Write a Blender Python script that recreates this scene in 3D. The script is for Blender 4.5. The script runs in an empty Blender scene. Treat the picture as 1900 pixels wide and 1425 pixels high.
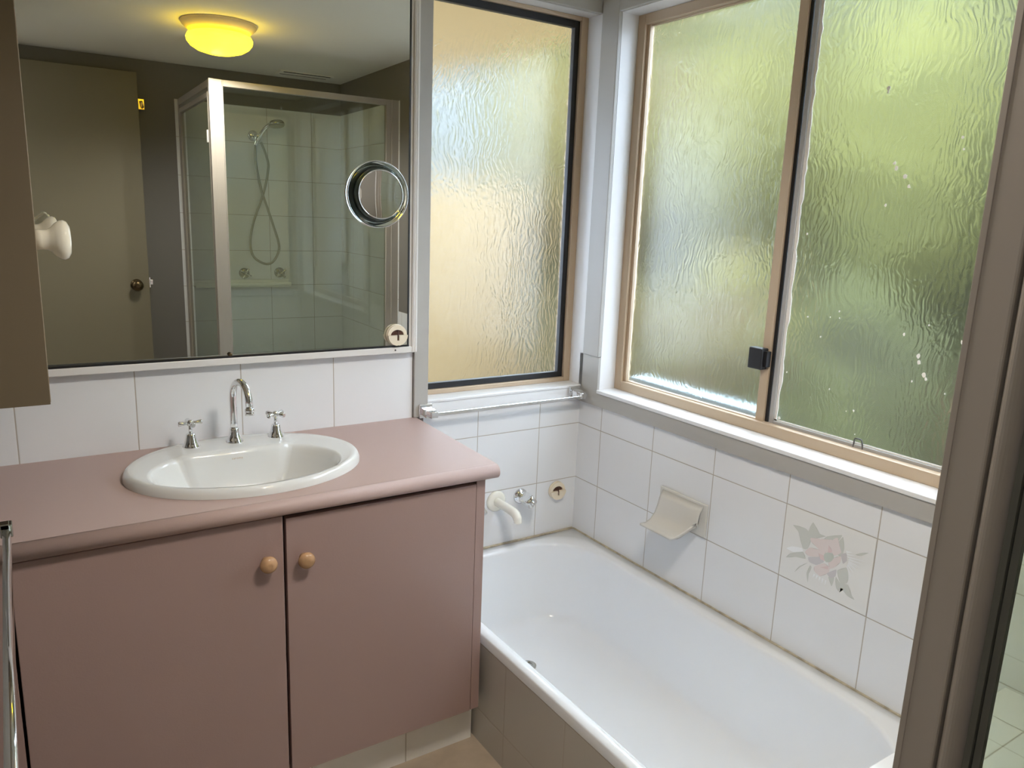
import bpy, bmesh, math, random
from mathutils import Vector, Matrix
PI = math.pi
S = bpy.context.scene
# ------------------------------------------------------------------ camera
R = [[0.8382610683, -0.5439599788, 0.0377613928],
     [-0.0846232171, -0.1981955528, -0.9765026544],
     [0.5386625033, 0.8153686677, -0.2121712593]]
cd = bpy.data.cameras.new('camera'); cam = bpy.data.objects.new('camera', cd); S.collection.objects.link(cam)
cd.sensor_width = 36; cd.lens = 1425.3 / 1900 * 36; cd.clip_start = .02; cd.clip_end = 200
M = Matrix.Identity(4)
for i in range(3):
    M[i][0] = R[0][i]; M[i][1] = -R[1][i]; M[i][2] = -R[2][i]
M[0][3], M[1][3], M[2][3] = -1.82509, -2.28054, 1.57501
cam.matrix_world = M
S.camera = cam
# ------------------------------------------------------------------ sky and exposure
S.view_settings.view_transform = 'Standard'; S.view_settings.look = 'None'
S.view_settings.gamma = 1; S.view_settings.use_curve_mapping = False
S.view_settings.exposure = 0.33
S.cycles.max_bounces = 16; S.cycles.diffuse_bounces = 8; S.cycles.glossy_bounces = 6
S.cycles.transmission_bounces = 14; S.cycles.transparent_max_bounces = 8
S.cycles.sample_clamp_indirect = 12; S.cycles.blur_glossy = 0.6
W = bpy.data.worlds.new('overcast_sky'); S.world = W; W.use_nodes = True
wn = W.node_tree.nodes; wl = W.node_tree.links; wn.clear()
bg = wn.new('ShaderNodeBackground'); wo = wn.new('ShaderNodeOutputWorld')
tc = wn.new('ShaderNodeTexCoord'); sx = wn.new('ShaderNodeSeparateXYZ'); cr = wn.new('ShaderNodeValToRGB')
cr.color_ramp.elements[0].position = 0.0; cr.color_ramp.elements[0].color = (.30, .36, .45, 1)
cr.color_ramp.elements[1].position = .7; cr.color_ramp.elements[1].color = (.72, .86, 1.0, 1)
wl.new(tc.outputs['Generated'], sx.inputs[0]); wl.new(sx.outputs['Z'], cr.inputs[0])
wl.new(cr.outputs[0], bg.inputs[0]); wl.new(bg.outputs[0], wo.inputs[0])
bg.inputs[1].default_value = 15.0

# ------------------------------------------------------------------ materials
def mat(name, col, rough=.5, metal=0, spec=.5, noise=0, nscale=8, bump=0, bscale=40, trans=0, ior=1.45, coat=0, emit=None, es=0, col2=None, sss=0):
    m = bpy.data.materials.new(name); m.use_nodes = True; nt = m.node_tree
    b = nt.nodes['Principled BSDF']
    b.inputs['Base Color'].default_value = (*col, 1); b.inputs['Roughness'].default_value = rough
    b.inputs['Metallic'].default_value = metal; b.inputs['Specular IOR Level'].default_value = spec
    b.inputs['Transmission Weight'].default_value = trans; b.inputs['IOR'].default_value = ior
    b.inputs['Coat Weight'].default_value = coat
    if emit: b.inputs['Emission Color'].default_value = (*emit, 1); b.inputs['Emission Strength'].default_value = es
    t = nt.nodes.new('ShaderNodeTexCoord')
    if noise or col2:
        n = nt.nodes.new('ShaderNodeTexNoise'); n.inputs['Scale'].default_value = nscale; n.inputs['Detail'].default_value = 4
        nt.links.new(t.outputs['Object'], n.inputs['Vector'])
        r = nt.nodes.new('ShaderNodeValToRGB'); c2 = col2 or tuple(c * (1 - noise) for c in col)
        r.color_ramp.elements[0].position = .35; r.color_ramp.elements[1].position = .65
        r.color_ramp.elements[0].color = (*c2, 1); r.color_ramp.elements[1].color = (*col, 1)
        nt.links.new(n.outputs['Fac'], r.inputs[0]); nt.links.new(r.outputs[0], b.inputs['Base Color'])
    if bump:
        n = nt.nodes.new('ShaderNodeTexNoise'); n.inputs['Scale'].default_value = bscale; n.inputs['Detail'].default_value = 3
        nt.links.new(t.outputs['Object'], n.inputs['Vector'])
        bp = nt.nodes.new('ShaderNodeBump'); bp.inputs['Strength'].default_value = bump; bp.inputs['Distance'].default_value = .002
        nt.links.new(n.outputs['Fac'], bp.inputs['Height']); nt.links.new(bp.outputs[0], b.inputs['Normal'])
    return m

def tile_mat(name, au, u0, tw, av, v0, th, col=(.80, .81, .83), grout=(.42, .38, .33), gw=.0028, rough=.09, rough_grout=.7):
    """glazed tiles laid on a grid: au / av name the axes, u0 / v0 a joint, tw / th the tile size"""
    m = bpy.data.materials.new(name); m.use_nodes = True; nt = m.node_tree; N = nt.nodes; L = nt.links
    b = N['Principled BSDF']; t = N.new('ShaderNodeTexCoord'); sp = N.new('ShaderNodeSeparateXYZ')
    L.new(t.outputs['Object'], sp.inputs[0])
    def math_(op, a, bb=None, clamp=False):
        q = N.new('ShaderNodeMath'); q.operation = op; q.use_clamp = clamp
        for i, x in enumerate((a, bb)):
            if x is None: continue
            if isinstance(x, (int, float)): q.inputs[i].default_value = x
            else: L.new(x, q.inputs[i])
        return q.outputs[0]
    ds = []
    for ax, o, s in ((au, u0, tw), (av, v0, th)):
        if s is None: continue
        k = math_('SUBTRACT', sp.outputs[ax], o)
        ds.append(math_('PINGPONG', k, s / 2) if False else math_('ABSOLUTE', math_('SUBTRACT', math_('ABSOLUTE', math_('SUBTRACT', math_('FLOORED_MODULO', k, s), s / 2)), s / 2)))
    d = ds[0] if len(ds) == 1 else math_('MINIMUM', ds[0], ds[1])
    face = math_('DIVIDE', math_('SUBTRACT', d, gw * .5 - .0006), .0012, True)      # 0 in the joint, 1 on the tile
    mx = N.new('ShaderNodeMix'); mx.data_type = 'RGBA'
    mx.inputs['A'].default_value = (*grout, 1); L.new(face, mx.inputs['Factor'])
    n = N.new('ShaderNodeTexNoise'); n.inputs['Scale'].default_value = 2.2; L.new(t.outputs['Object'], n.inputs['Vector'])
    r = N.new('ShaderNodeValToRGB'); r.color_ramp.elements[0].color = (*[c * .965 for c in col], 1); r.color_ramp.elements[1].color = (*col, 1)
    L.new(n.outputs['Fac'], r.inputs[0]); L.new(r.outputs[0], mx.inputs['B']); L.new(mx.outputs['Result'], b.inputs['Base Color'])
    L.new(math_('ADD', math_('MULTIPLY', face, rough - rough_grout), rough_grout), b.inputs['Roughness'])
    b.inputs['IOR'].default_value = 1.5
    edge = math_('DIVIDE', math_('SUBTRACT', d, gw * .5 - .001), .004, True)
    n2 = N.new('ShaderNodeTexNoise'); n2.inputs['Scale'].default_value = 9; L.new(t.outputs['Object'], n2.inputs['Vector'])
    h = math_('ADD', edge, math_('MULTIPLY', n2.outputs['Fac'], .35))
    bp = N.new('ShaderNodeBump'); bp.inputs['Strength'].default_value = .35; bp.inputs['Distance'].default_value = .0012
    L.new(h, bp.inputs['Height']); L.new(bp.outputs[0], b.inputs['Normal'])
    return m

def ripple_glass(name, tint=(.97, .98, .96), rough=.26, strength=.30, axis='X'):
    """obscure glass: near-vertical wavy ripples pressed into one face"""
    m = bpy.data.materials.new(name); m.use_nodes = True; nt = m.node_tree; N = nt.nodes; L = nt.links
    b = N['Principled BSDF']; b.inputs['Base Color'].default_value = (*tint, 1); b.inputs['Transmission Weight'].default_value = 1
    b.inputs['Roughness'].default_value = rough; b.inputs['IOR'].default_value = 1.45
    t = N.new('ShaderNodeTexCoord'); mp = N.new('ShaderNodeMapping'); L.new(t.outputs['Object'], mp.inputs[0])
    mp.inputs['Scale'].default_value = (1, 1, .28)
    n0 = N.new('ShaderNodeTexNoise'); n0.inputs['Scale'].default_value = 7; L.new(t.outputs['Object'], n0.inputs['Vector'])
    va = N.new('ShaderNodeVectorMath'); va.operation = 'MULTIPLY_ADD'; va.inputs[1].default_value = (.10, .10, .10)
    L.new(n0.outputs['Color'], va.inputs[0]); L.new(mp.outputs[0], va.inputs[2])
    n = N.new('ShaderNodeTexNoise'); n.inputs['Scale'].default_value = 110; n.inputs['Detail'].default_value = 1.2; n.inputs['Roughness'].default_value = .4
    L.new(va.outputs[0], n.inputs['Vector'])
    bp = N.new('ShaderNodeBump'); bp.inputs['Strength'].default_value = strength; bp.inputs['Distance'].default_value = .006
    L.new(n.outputs['Fac'], bp.inputs['Height']); L.new(bp.outputs[0], b.inputs['Normal'])
    return m

WHITE = mat('white_gloss_paint', (.78, .78, .79), .28, bump=.15, bscale=25)
CASING = mat('darker_white_paint', (.43, .415, .39), .35, bump=.15, bscale=25)  # white of the reveals, mixed darker for the casing boards
PLASTER = mat('grey_plaster_paint', (.19, .178, .162), .75, bump=.2, bscale=60)
CEIL = mat('ceiling_paint', (.88, .86, .78), .8, bump=.2, bscale=50)
FLOORM = mat('beige_vinyl', (.52, .42, .32), .42, noise=.15, nscale=14)
T_BATHA = tile_mat('tile_bath_end', 'X', -.1876, .2702, 'Z', .80, .221)
T_BATHB = tile_mat('tile_bath_side', 'Y', -.1368, .28, 'Z', .80, .221)
T_SPLASH = tile_mat('tile_splashback', 'X', -.995, .2816, 'Z', .9, None)
T_SHA = tile_mat('tile_shower_back', 'X', -.195, .2785, 'Z', .87, .2185)
T_SHB = tile_mat('tile_shower_side', 'Y', -2.60, .28, 'Z', .87, .2185)
T_NIB = tile_mat('tile_nib_top', 'Y', -1.70, .28, 'X', -.14, .28, gw=.003)
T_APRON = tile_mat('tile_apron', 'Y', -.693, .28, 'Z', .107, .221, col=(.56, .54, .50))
T_KICK = tile_mat('tile_kick', 'X', -1.035, .28, 'Z', .2, None, col=(.86, .85, .82))
T_FLOORSH = tile_mat('tile_shower_floor', 'X', -.2, .15, 'Y', -2.0, .15)
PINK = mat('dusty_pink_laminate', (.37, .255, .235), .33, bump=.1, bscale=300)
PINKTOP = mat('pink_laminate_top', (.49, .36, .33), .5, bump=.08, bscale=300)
DARKEDGE = mat('dark_gap', (.03, .02, .018), .8)
CERAM = mat('vitreous_china', (.75, .755, .745), .06, coat=.3)
ACRYL = mat('bath_acrylic', (.84, .87, .91), .13)
CREAM = mat('cream_plastic', (.80, .71, .56), .25)
IVORY = mat('ivory_plastic', (.86, .84, .76), .2)
CHROME = mat('chrome', (.82, .83, .84), .06, 1)
CHROMED = mat('dull_chrome', (.55, .56, .54), .18, 1)
HOSEM = mat('metal_hose', (.42, .42, .38), .3, 1, bump=.8, bscale=400)
MIRRORM = mat('mirror_silver', (.80, .83, .80), .0, 1)
MIRRORC = mat('cosmetic_mirror_silver', (.88, .89, .88), .0, 1)
BLACK = mat('black_rubber', (.012, .012, .014), .45)
GREYSEAL = mat('grey_seal', (.35, .34, .33), .5)
SILICON = mat('white_sealant', (.8, .78, .75), .6, bump=.6, bscale=80)
ALUBEIGE = mat('beige_aluminium', (.50, .385, .27), .38, .15)
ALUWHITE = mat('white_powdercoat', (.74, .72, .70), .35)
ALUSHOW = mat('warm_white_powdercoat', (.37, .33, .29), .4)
CABM = mat('beige_melamine', (.14, .108, .068), .5)
CABEDGE = mat('melamine_edge', (.30, .24, .17), .45)
WOOD = mat('turned_pine', (.62, .37, .20), .22, noise=.3, nscale=30)
DOORM = mat('painted_door', (.20, .175, .12), .5)
BRONZE = mat('antique_bronze', (.14, .10, .055), .3, 1)
BRASS = mat('brass', (.85, .62, .30), .25, 1)
GOLDTXT = mat('faded_brown_print', (.45, .30, .16), .5)
PORC = mat('porcelain_knob', (.86, .82, .70), .08, coat=.4)
GLASSC = mat('shower_glass', (.90, .955, .86), 0, trans=1, ior=1.45)
ACRYLC = mat('clear_acrylic', (.96, .99, .99), .03, trans=1, ior=1.3)
RIP = ripple_glass('ripple_glass')
OUTG = mat('plain_glass_face', (1, 1, 1), .12, trans=1, ior=1.45)
GLOBE = mat('lit_glass_globe', (.9, .8, .3), .3, emit=(1, .70, .010), es=7.0)
SOAPM = mat('soap_dish_ceramic', (.66, .645, .61), .12)

# ------------------------------------------------------------------ builders
def link(o, parent=None):
    S.collection.objects.link(o)
    if parent: o.parent = parent
    return o
def empty(name, loc=(0, 0, 0)):
    o = bpy.data.objects.new(name, None); o.empty_display_size = .05; S.collection.objects.link(o); o.location = loc; return o
class MB:
    """collects shapes in world coordinates and links them as one mesh object"""
    def __init__(s): s.bm = bmesh.new(); s.mi = 0; s.smooth = set()
    def _fin(s, verts, smooth):
        fs = set()
        for v in verts:
            for f in v.link_faces: fs.add(f)
        for f in fs: f.material_index = s.mi; f.smooth = smooth
        return list(fs)
    def box(s, x0, x1, y0, y1, z0, z1, bev=0, mi=0, seg=2):
        s.mi = mi
        r = bmesh.ops.create_cube(s.bm, size=1); vs = r['verts']
        for v in vs: v.co = Vector(((x0 + x1) / 2 + v.co.x * (x1 - x0), (y0 + y1) / 2 + v.co.y * (y1 - y0), (z0 + z1) / 2 + v.co.z * (z1 - z0)))
        s._fin(vs, False)
        if bev:
            es = list({e for v in vs for e in v.link_edges})
            bmesh.ops.bevel(s.bm, geom=es, offset=bev, segments=seg, profile=.5, affect='EDGES')
        return s
    def rings(s, rings, cap0=True, cap1=True, mi=0, smooth=True, closed=True):
        s.mi = mi; prev = None; first = None
        for ring in rings:
            vs = [s.bm.verts.new(p) for p in ring]
            if prev:
                n = len(vs)
                for i in range(n if closed else n - 1):
                    j = (i + 1) % n
                    f = s.bm.faces.new((prev[i], prev[j], vs[j], vs[i])); f.smooth = smooth; f.material_index = mi
            else: first = vs
            prev = vs
        for c, vs in ((cap0, first), (cap1, prev)):
            if c:
                f = s.bm.faces.new(vs); f.material_index = mi; f.smooth = False
        return s
    def lathe(s, prof, org, axis=(0, 0, 1), n=32, cap0=True, cap1=True, mi=0, sx=1, sy=1, smooth=True):
        """prof: list of (radius, height along axis)"""
        a = Vector(axis).normalized(); u = a.orthogonal().normalized(); w = a.cross(u); o = Vector(org)
        if abs(a.z) < .9: u = Vector((0, 0, 1)).cross(a).normalized(); w = a.cross(u)
        rs = [[o + a * h + u * (math.cos(2 * PI * i / n) * r * sx) + w * (math.sin(2 * PI * i / n) * r * sy) for i in range(n)] for r, h in prof]
        return s.rings(rs, cap0, cap1, mi, smooth)
    def tube(s, pts, r, n=12, mi=0, cap=True):
        pts = [Vector(p) for p in pts]; rs = []; rr = r if isinstance(r, (list, tuple)) else [r] * len(pts)
        t = (pts[1] - pts[0]).normalized(); u = t.orthogonal().normalized()
        for i, p in enumerate(pts):
            if i == 0: t = (pts[1] - pts[0])
            elif i == len(pts) - 1: t = pts[-1] - pts[-2]
            else: t = pts[i + 1] - pts[i - 1]
            t.normalize(); u = (u - t * u.dot(t)).normalized(); w = t.cross(u)
            rs.append([p + u * math.cos(2 * PI * k / n) * rr[i] + w * math.sin(2 * PI * k / n) * rr[i] for k in range(n)])
        return s.rings(rs, cap, cap, mi)
    def ball(s, c, r, mi=0, sub=3, sc=(1, 1, 1)):
        s.mi = mi
        q = bmesh.ops.create_icosphere(s.bm, subdivisions=sub, radius=r)['verts']
        for v in q: v.co = Vector((c[0] + v.co.x * sc[0], c[1] + v.co.y * sc[1], c[2] + v.co.z * sc[2]))
        s._fin(q, True); return s
    def prism(s, pts, d, mi=0, smooth=False):
        """pts: a closed outline, d: vector of extrusion"""
        d = Vector(d); return s.rings([[Vector(p) for p in pts], [Vector(p) + d for p in pts]], True, True, mi, smooth)
    def build(s, name, mats, parent=None, loc=None, recalc=True):
        if recalc: bmesh.ops.recalc_face_normals(s.bm, faces=s.bm.faces[:])
        me = bpy.data.meshes.new(name); s.bm.to_mesh(me); s.bm.free()
        for m in (mats if isinstance(mats, (list, tuple)) else [mats]): me.materials.append(m)
        o = bpy.data.objects.new(name, me); link(o, parent)
        if parent is not None:
            L_ = Vector(parent.location); p = parent.parent
            while p: L_ += Vector(p.location); p = p.parent
            me.transform(Matrix.Translation(-L_)) if L_.length else None
        return o
def catmull(pts, k=8):
    P = [Vector(p) for p in pts]; out = []
    for i in range(len(P) - 1):
        a = P[max(i - 1, 0)]; b = P[i]; c = P[i + 1]; d = P[min(i + 2, len(P) - 1)]
        for j in range(k):
            t = j / k
            out.append(.5 * ((2 * b) + (c - a) * t + (2 * a - 5 * b + 4 * c - d) * t * t + (3 * b - a - 3 * c + d) * t ** 3))
    out.append(P[-1]); return out
def tag(o, label, cat, group=None):
    o['label'] = label; o['category'] = cat
    if group: o['group'] = group
    return o
def struct(o, label=None):
    o['kind'] = 'structure'
    if label: o['label'] = label
    return o

CE = 2.365          # ceiling height
YB = -2.82          # wall facing the mirror
XL = -1.93          # left wall
# ------------------------------------------------------------------ room shell
b = MB()
b.box(-2.07, -.676, 0, .14, -.05, CE, mi=0)
b.box(-.676, 0, 0, .14, -.05, .947, mi=1)
b.box(-.676, 0, 0, .14, 2.288, CE, mi=0)
b.box(-.003, .14, 0, .14, .947, 2.288, mi=0)
b.box(XL, -.722, -.008, 0, .86, 1.145, mi=2, bev=.001)
struct(b.build('wall_back', [PLASTER, T_BATHA, T_SPLASH]))
b = MB()
b.box(0, .14, -1.415, 0, -.05, .942, mi=1)
b.box(0, .14, -.102, 0, .942, CE, mi=0)
b.box(0, .14, -1.415, -.102, 2.278, CE, mi=0)
b.box(0, .14, -1.86, -1.415, -.05, 1.021, mi=1)
b.box(0, .14, -1.86, -1.415, 1.021, CE, mi=0)
b.box(-.002, .14, -2.96, -1.86, -.05, 2.172, mi=2)
b.box(0, .14, -2.96, -1.86, 2.172, CE, mi=0)
struct(b.build('wall_right', [PLASTER, T_BATHB, T_SHB]))
b = MB()
b.box(-2.07, -1.0, YB - .14, YB, -.05, CE, mi=0)
b.box(-1.0, 0, YB - .14, YB, -.05, 2.172, mi=1)
b.box(-1.0, 0, YB - .14, YB, 2.172, CE, mi=0)
struct(b.build('wall_front', [PLASTER, T_SHA]))
b = MB()
b.box(XL - .14, XL, -2.0, 0, -.05, CE)
b.box(XL - .14, XL, -2.74, -2.0, 2.30, CE)
b.box(XL - .14, XL, YB, -2.74, -.05, CE)
struct(b.build('wall_left', PLASTER))
b = MB(); b.box(-3.3, .14, -2.96, .14, -.1, 0); struct(b.build('floor', FLOORM))
b = MB(); b.box(-3.3, .14, -2.96, .14, CE, CE + .1); struct(b.build('ceiling', CEIL))
b = MB(); b.box(-3.3, -3.2, -2.96, -1.4, 0, CE); b.box(-3.3, XL - .14, -1.5, -1.4, 0, CE); b.box(-3.3, XL - .14, -3.06, -2.96, 0, CE)
struct(b.build('wall_hall', WHITE))
hl = bpy.data.lights.new('hall_fill_light', 'AREA'); hl.shape = 'RECTANGLE'; hl.size = .7; hl.size_y = 1.0; hl.energy = 8; hl.color = (1, .97, .93)  # unseen area light added in the hall to fill the room
ho = bpy.data.objects.new('hall_fill_light', hl); S.collection.objects.link(ho); ho.location = (-2.65, -2.3, CE - .02)
# tiled nib between the end of the bath and the shower
b = MB(); b.box(-.975, -.002, -1.855, -1.60, 0, .575, bev=.002, mi=0)
struct(b.build('wall_nib', [T_NIB]))
b = MB(); b.box(-.93, -.002, YB, -1.86, 0, .05); struct(b.build('trim_1', T_FLOORSH))
b = MB(); b.box(-1.0, -.93, YB, -1.86, 0, .09, bev=.003); struct(b.build('trim_2', T_NIB))
# door leaf standing open against the wall
d = struct(empty('door_1', (-1.92, -2.74, 0)))
b = MB(); b.box(-1.92, -1.200, -2.775, -2.74, .01, 2.283, bev=.002); b.build('door_leaf', DOORM, d)
b = MB(); b.lathe([(.033, 0), (.033, .006), (.014, .010), (.012, .03), (.02, .036), (.030, .05), (.031, .06), (.024, .072), (.010, .076)], (-1.268, -2.74, 1.107), (0, 1, 0), 32)
b.build('door_knob', BRONZE, d)
b = MB(); b.box(-1.200, -1.193, -2.772, -2.742, 1.09, 1.15, bev=.001); b.box(-1.193, -1.178, -2.764, -2.75, 1.105, 1.135, bev=.002); b.build('latch', CHROME, d)
b = MB(); b.box(-1.200, -1.165, -2.775, -2.765, 2.088, 2.148, bev=.003); b.tube([(-1.188, -2.765, 2.13), (-1.183, -2.735, 2.13), (-1.180, -2.728, 2.112), (-1.176, -2.745, 2.10)], .005, 8); b.build('robe_hook', BRASS, d)

# ------------------------------------------------------------------ small window over the bath end
GL = -.668; GR = -.010
w = struct(empty('window_1', (-.34, 0, .955)))
b = MB()
b.box(-.720, GL, -.018, 0, .903, 2.35, bev=.0025)                        # left casing board
b.box(GL, GR - .0, -.018, 0, 2.278, 2.35, bev=.0025)
b.build('casing', CASING, w)
b = MB()
b.box(GL - .008, GL, 0, .13, .947, 2.288); b.box(GR, -.003, -.018, .13, .947, 2.288); b.box(GL, GR, 0, .13, 2.278, 2.288)
b.build('reveal', WHITE, w)
b = MB(); b.box(GL, GR, -.014, .13, .947, .957, bev=.002); b.box(GL, GR, -.010, 0, .90, .947, bev=.002); b.build('sill', WHITE, w)
def rect_frame(b, ax, p0, p1, a0, a1, z0, z1, wl, wr, wb, wt, bev=.002, mi=0):
    """rectangular frame; ax 'y' lies across x, ax 'x' lies across y; a0<a1"""
    def bx(u0, u1, q0, q1):
        if ax == 'y': b.box(u0, u1, p0, p1, q0, q1, bev=bev, mi=mi)
        else: b.box(p0, p1, u0, u1, q0, q1, bev=bev, mi=mi)
    bx(a0, a0 + wl, z0, z1); bx(a1 - wr, a1, z0, z1); bx(a0 + wl, a1 - wr, z0, z0 + wb); bx(a0 + wl, a1 - wr, z1 - wt, z1)
b = MB(); rect_frame(b, 'y', .06, .125, GL, GR, .957, 2.278, .016, .030, .017, .014); b.build('window_frame', ALUBEIGE, w)
b = MB(); rect_frame(b, 'y', .071, .0925, GL + .016, GR - .030, .974, 2.264, .016, .022, .021, .024, bev=.001); b.build('gasket', BLACK, w)
b = MB(); b.box(GL + .031, GR - .051, .084, .089, .994, 2.241)
o = b.build('pane', [RIP, OUTG], w)
def split_faces(o, axis, sign):
    for p in o.data.polygons:
        p.material_index = 1 if p.normal[axis] * sign > .5 else 0
split_faces(o, 1, 1)

# ------------------------------------------------------------------ large sliding window beside the bath
Y0, Y1 = -1.405, -.112         # reveal
w = struct(empty('window_2', (0, -.76, .955)))
b = MB()
b.box(-.016, 0, Y1, -.022, 1.0785, 2.345, bev=.0025)
b.box(-.016, 0, Y0 - .08, Y1 - .0005, 2.2685, 2.345, bev=.0025)
b.box(-.016, 0, Y0 - .08, Y0, .95, 2.268, bev=.0025)
b.box(-.010, 0, Y1, -.0, .892, 1.078, bev=.0)
b.box(-.010, 0, Y0 - .08, Y1, .892, .942, bev=.0)
b.build('casing', CASING, w)
b = MB(); b.box(0, .13, Y1, Y1 + .01, .95, 2.27); b.box(0, .13, Y0 - .01, Y0, .95, 2.27); b.box(0, .13, Y0, Y1, 2.268, 2.278); b.build('reveal', WHITE, w)
b = MB(); b.box(-.014, .13, Y0, Y1, .942, .955, bev=.002); b.build('sill', WHITE, w)
b = MB(); b.box(.13, .21, -.745, Y1 - .02, .93, 1.000, bev=.003); b.build('outer_sill', mat('pale_outer_sill', (.2, .25, .27), .6), w)
b = MB(); rect_frame(b, 'x', .072, .116, Y0, Y1, .955, 2.268, .036, .036, .034, .034)
b.box(.084, .092, Y1 - .05, Y1 - .036, .989, 2.234, bev=.001)
b.build('window_frame', ALUBEIGE, w)
sash = MB(); rect_frame(sash, 'x', .090, .104, -.792, -.148, .984, 2.238, .030, .012, .008, .008, bev=.0015); sash.build('sash', ALUBEIGE, w)
b = MB(); b.box(.095, .099, -.765, -.158, .990, 2.232); o = b.build('pane', [RIP, OUTG], w); split_faces(o, 0, 1)
b = MB(); b.box(.1065, .1105, -1.372, -.80, .992, 2.236); o = b.build('pane', [RIP, OUTG], w); split_faces(o, 0, 1)
b = MB(); b.box(.098, .1065, -.803, -.7921, .985, 2.238, bev=.001); b.build('gasket', BLACK, w)
b = MB(); b.box(.098, .1065, -.822, -.806, .985, 2.238, bev=.003); b.box(.098, .1065, -1.372, -.822, .987, .998, bev=.002); b.build('glazing_seal', GREYSEAL, w)
# ragged bead of sealant down the edge of the fixed pane
random.seed(4)
b = MB(); pts = []; n = 60
for i in range(n + 1):
    z = .998 + (2.236 - .998) * i / n; pts.append((z, .010 + random.uniform(-.003, .004)))
ring = [Vector((.1045, -.822, z)) for z, _ in pts] + [Vector((.1045, -.822 - q, z)) for z, q in reversed(pts)]
b.prism(ring, (.0018, 0, 0)); b.box(.1045, .1062, -1.372, -.822, .9985, 1.003); b.build('sealant', SILICON, w)
b = MB(); b.box(.062, .092, -.785, -.733, 1.150, 1.216, bev=.004); b.box(.070, .09, -.797, -.780, 1.160, 1.208, bev=.002); b.build('latch', BLACK, w)
b = MB(); b.tube(catmull([(.100, -1.093, .985), (.097, -1.096, 1.010), (.097, -1.101, 1.015), (.097, -1.114, 1.015), (.097, -1.119, 1.010), (.100, -1.122, .985)], 4), .0022, 8); b.build('pull_loop', mat('dark_wire', (.08, .08, .08), .4), w)

MARKS = [(-1.052, 1.934, 0.0062), (-1.052, 1.924, 0.0042), (-1.096, 1.747, 0.0052), (-1.103, 1.735, 0.0073), (-1.128, 1.713, 0.0073), (-1.143, 1.688, 0.0052), (-1.087, 1.642, 0.0042), (-0.861, 1.56, 0.0042), (-1.258, 1.801, 0.0042), (-1.265, 1.773, 0.0031), (-1.232, 1.268, 0.0062), (-1.236, 1.252, 0.0062), (-1.253, 1.223, 0.0073), (-1.26, 1.213, 0.0052), (-1.333, 1.319, 0.0052), (-0.895, 1.326, 0.0031), (-0.945, 1.274, 0.0031), (-0.994, 1.353, 0.0031), (-0.846, 1.153, 0.0031), (-0.994, 1.131, 0.0031), (-1.076, 1.087, 0.0031), (-1.225, 1.2, 0.0031), (-0.838, 1.009, 0.0052), (-1.247, 1.349, 0.0031), (-1.187, 1.317, 0.0042), (-0.968, 1.334, 0.0021), (-0.997, 1.335, 0.0021), (-1.054, 1.081, 0.0021), (-1.312, 1.186, 0.0031), (-1.089, 1.023, 0.0021)]
b = MB()
for i, (y, z, r) in enumerate(MARKS):
    n_ = 7; random.seed(i); b.prism([(.1063, y + r * random.uniform(.5, 1) * math.cos(2 * PI * k / n_), z + 1.3 * r * random.uniform(.5, 1) * math.sin(2 * PI * k / n_)) for k in range(n_)], (-.0006, 0, 0))
b.build('dried_marks', SILICON, w)
# ------------------------------------------------------------------ vanity
XR = -.757
v = tag(empty('vanity_cabinet', (-1.33, -.3, 0)), 'dusty pink laminate vanity cabinet standing under the pink countertop', 'cabinet')
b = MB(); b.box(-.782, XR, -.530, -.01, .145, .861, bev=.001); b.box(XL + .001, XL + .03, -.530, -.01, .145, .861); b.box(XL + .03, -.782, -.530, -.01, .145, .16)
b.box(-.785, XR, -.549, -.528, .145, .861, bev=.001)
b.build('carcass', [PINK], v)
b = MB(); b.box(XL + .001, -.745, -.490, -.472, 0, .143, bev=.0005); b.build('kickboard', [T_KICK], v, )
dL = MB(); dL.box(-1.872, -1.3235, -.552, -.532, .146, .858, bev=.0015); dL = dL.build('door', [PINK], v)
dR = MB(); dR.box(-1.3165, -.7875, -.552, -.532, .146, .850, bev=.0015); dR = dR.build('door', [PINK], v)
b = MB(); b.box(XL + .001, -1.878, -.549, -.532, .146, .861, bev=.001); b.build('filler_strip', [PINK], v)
for par, x, z in ((dL, -1.366, .752), (dR, -1.275, .743)):
    b = MB(); b.lathe([(.011, 0), (.009, .006), (.010, .012), (.017, .016), (.0205, .022), (.0195, .029), (.014, .034), (.006, .0365)], (x, -.552, z), (0, -1, 0), 28); b.build('knob', WOOD, par)

# ------------------------------------------------------------------ countertop with the cut-out for the basin
CZ = .903; CT = .040
cx, cy, ea, eb = -1.333, -.280, .285, .222
corners = [Vector((XL + .001, -.556)), Vector((-.727, -.556)), Vector((-.7095, -.009)), Vector((XL + .001, -.009))]
angs = sorted(set([2 * PI * i / 72 for i in range(72)] + [math.atan2(c.y - cy, c.x - cx) % (2 * PI) for c in corners]))
def hit(th):
    d = Vector((math.cos(th), math.sin(th))); o = Vector((cx, cy)); best = 9
    for i in range(4):
        a = corners[i]; e = corners[(i + 1) % 4] - a
        den = d.x * e.y - d.y * e.x
        if abs(den) < 1e-9: continue
        t = ((a.x - o.x) * e.y - (a.y - o.y) * e.x) / den; u = ((a.x - o.x) * d.y - (a.y - o.y) * d.x) / den
        if t > 0 and -1e-6 <= u <= 1 + 1e-6: best = min(best, t)
    return o + d * best
outer = [hit(a) for a in angs]; inner = [Vector((cx + ea * math.cos(a), cy + eb * math.sin(a))) for a in angs]
b = MB()
def lv(P, z): return [Vector((p.x, p.y, z)) for p in P]
b.rings([lv(inner, CZ - CT), lv(outer, CZ - CT), lv(outer, CZ), lv(inner, CZ), lv(inner, CZ - CT)], False, False, smooth=False)
prof = [(-.556 - .021 * math.sin(t) , CZ - CT / 2 + CT / 2 * math.cos(t)) for t in [PI * i / 14 for i in range(15)]]
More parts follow.
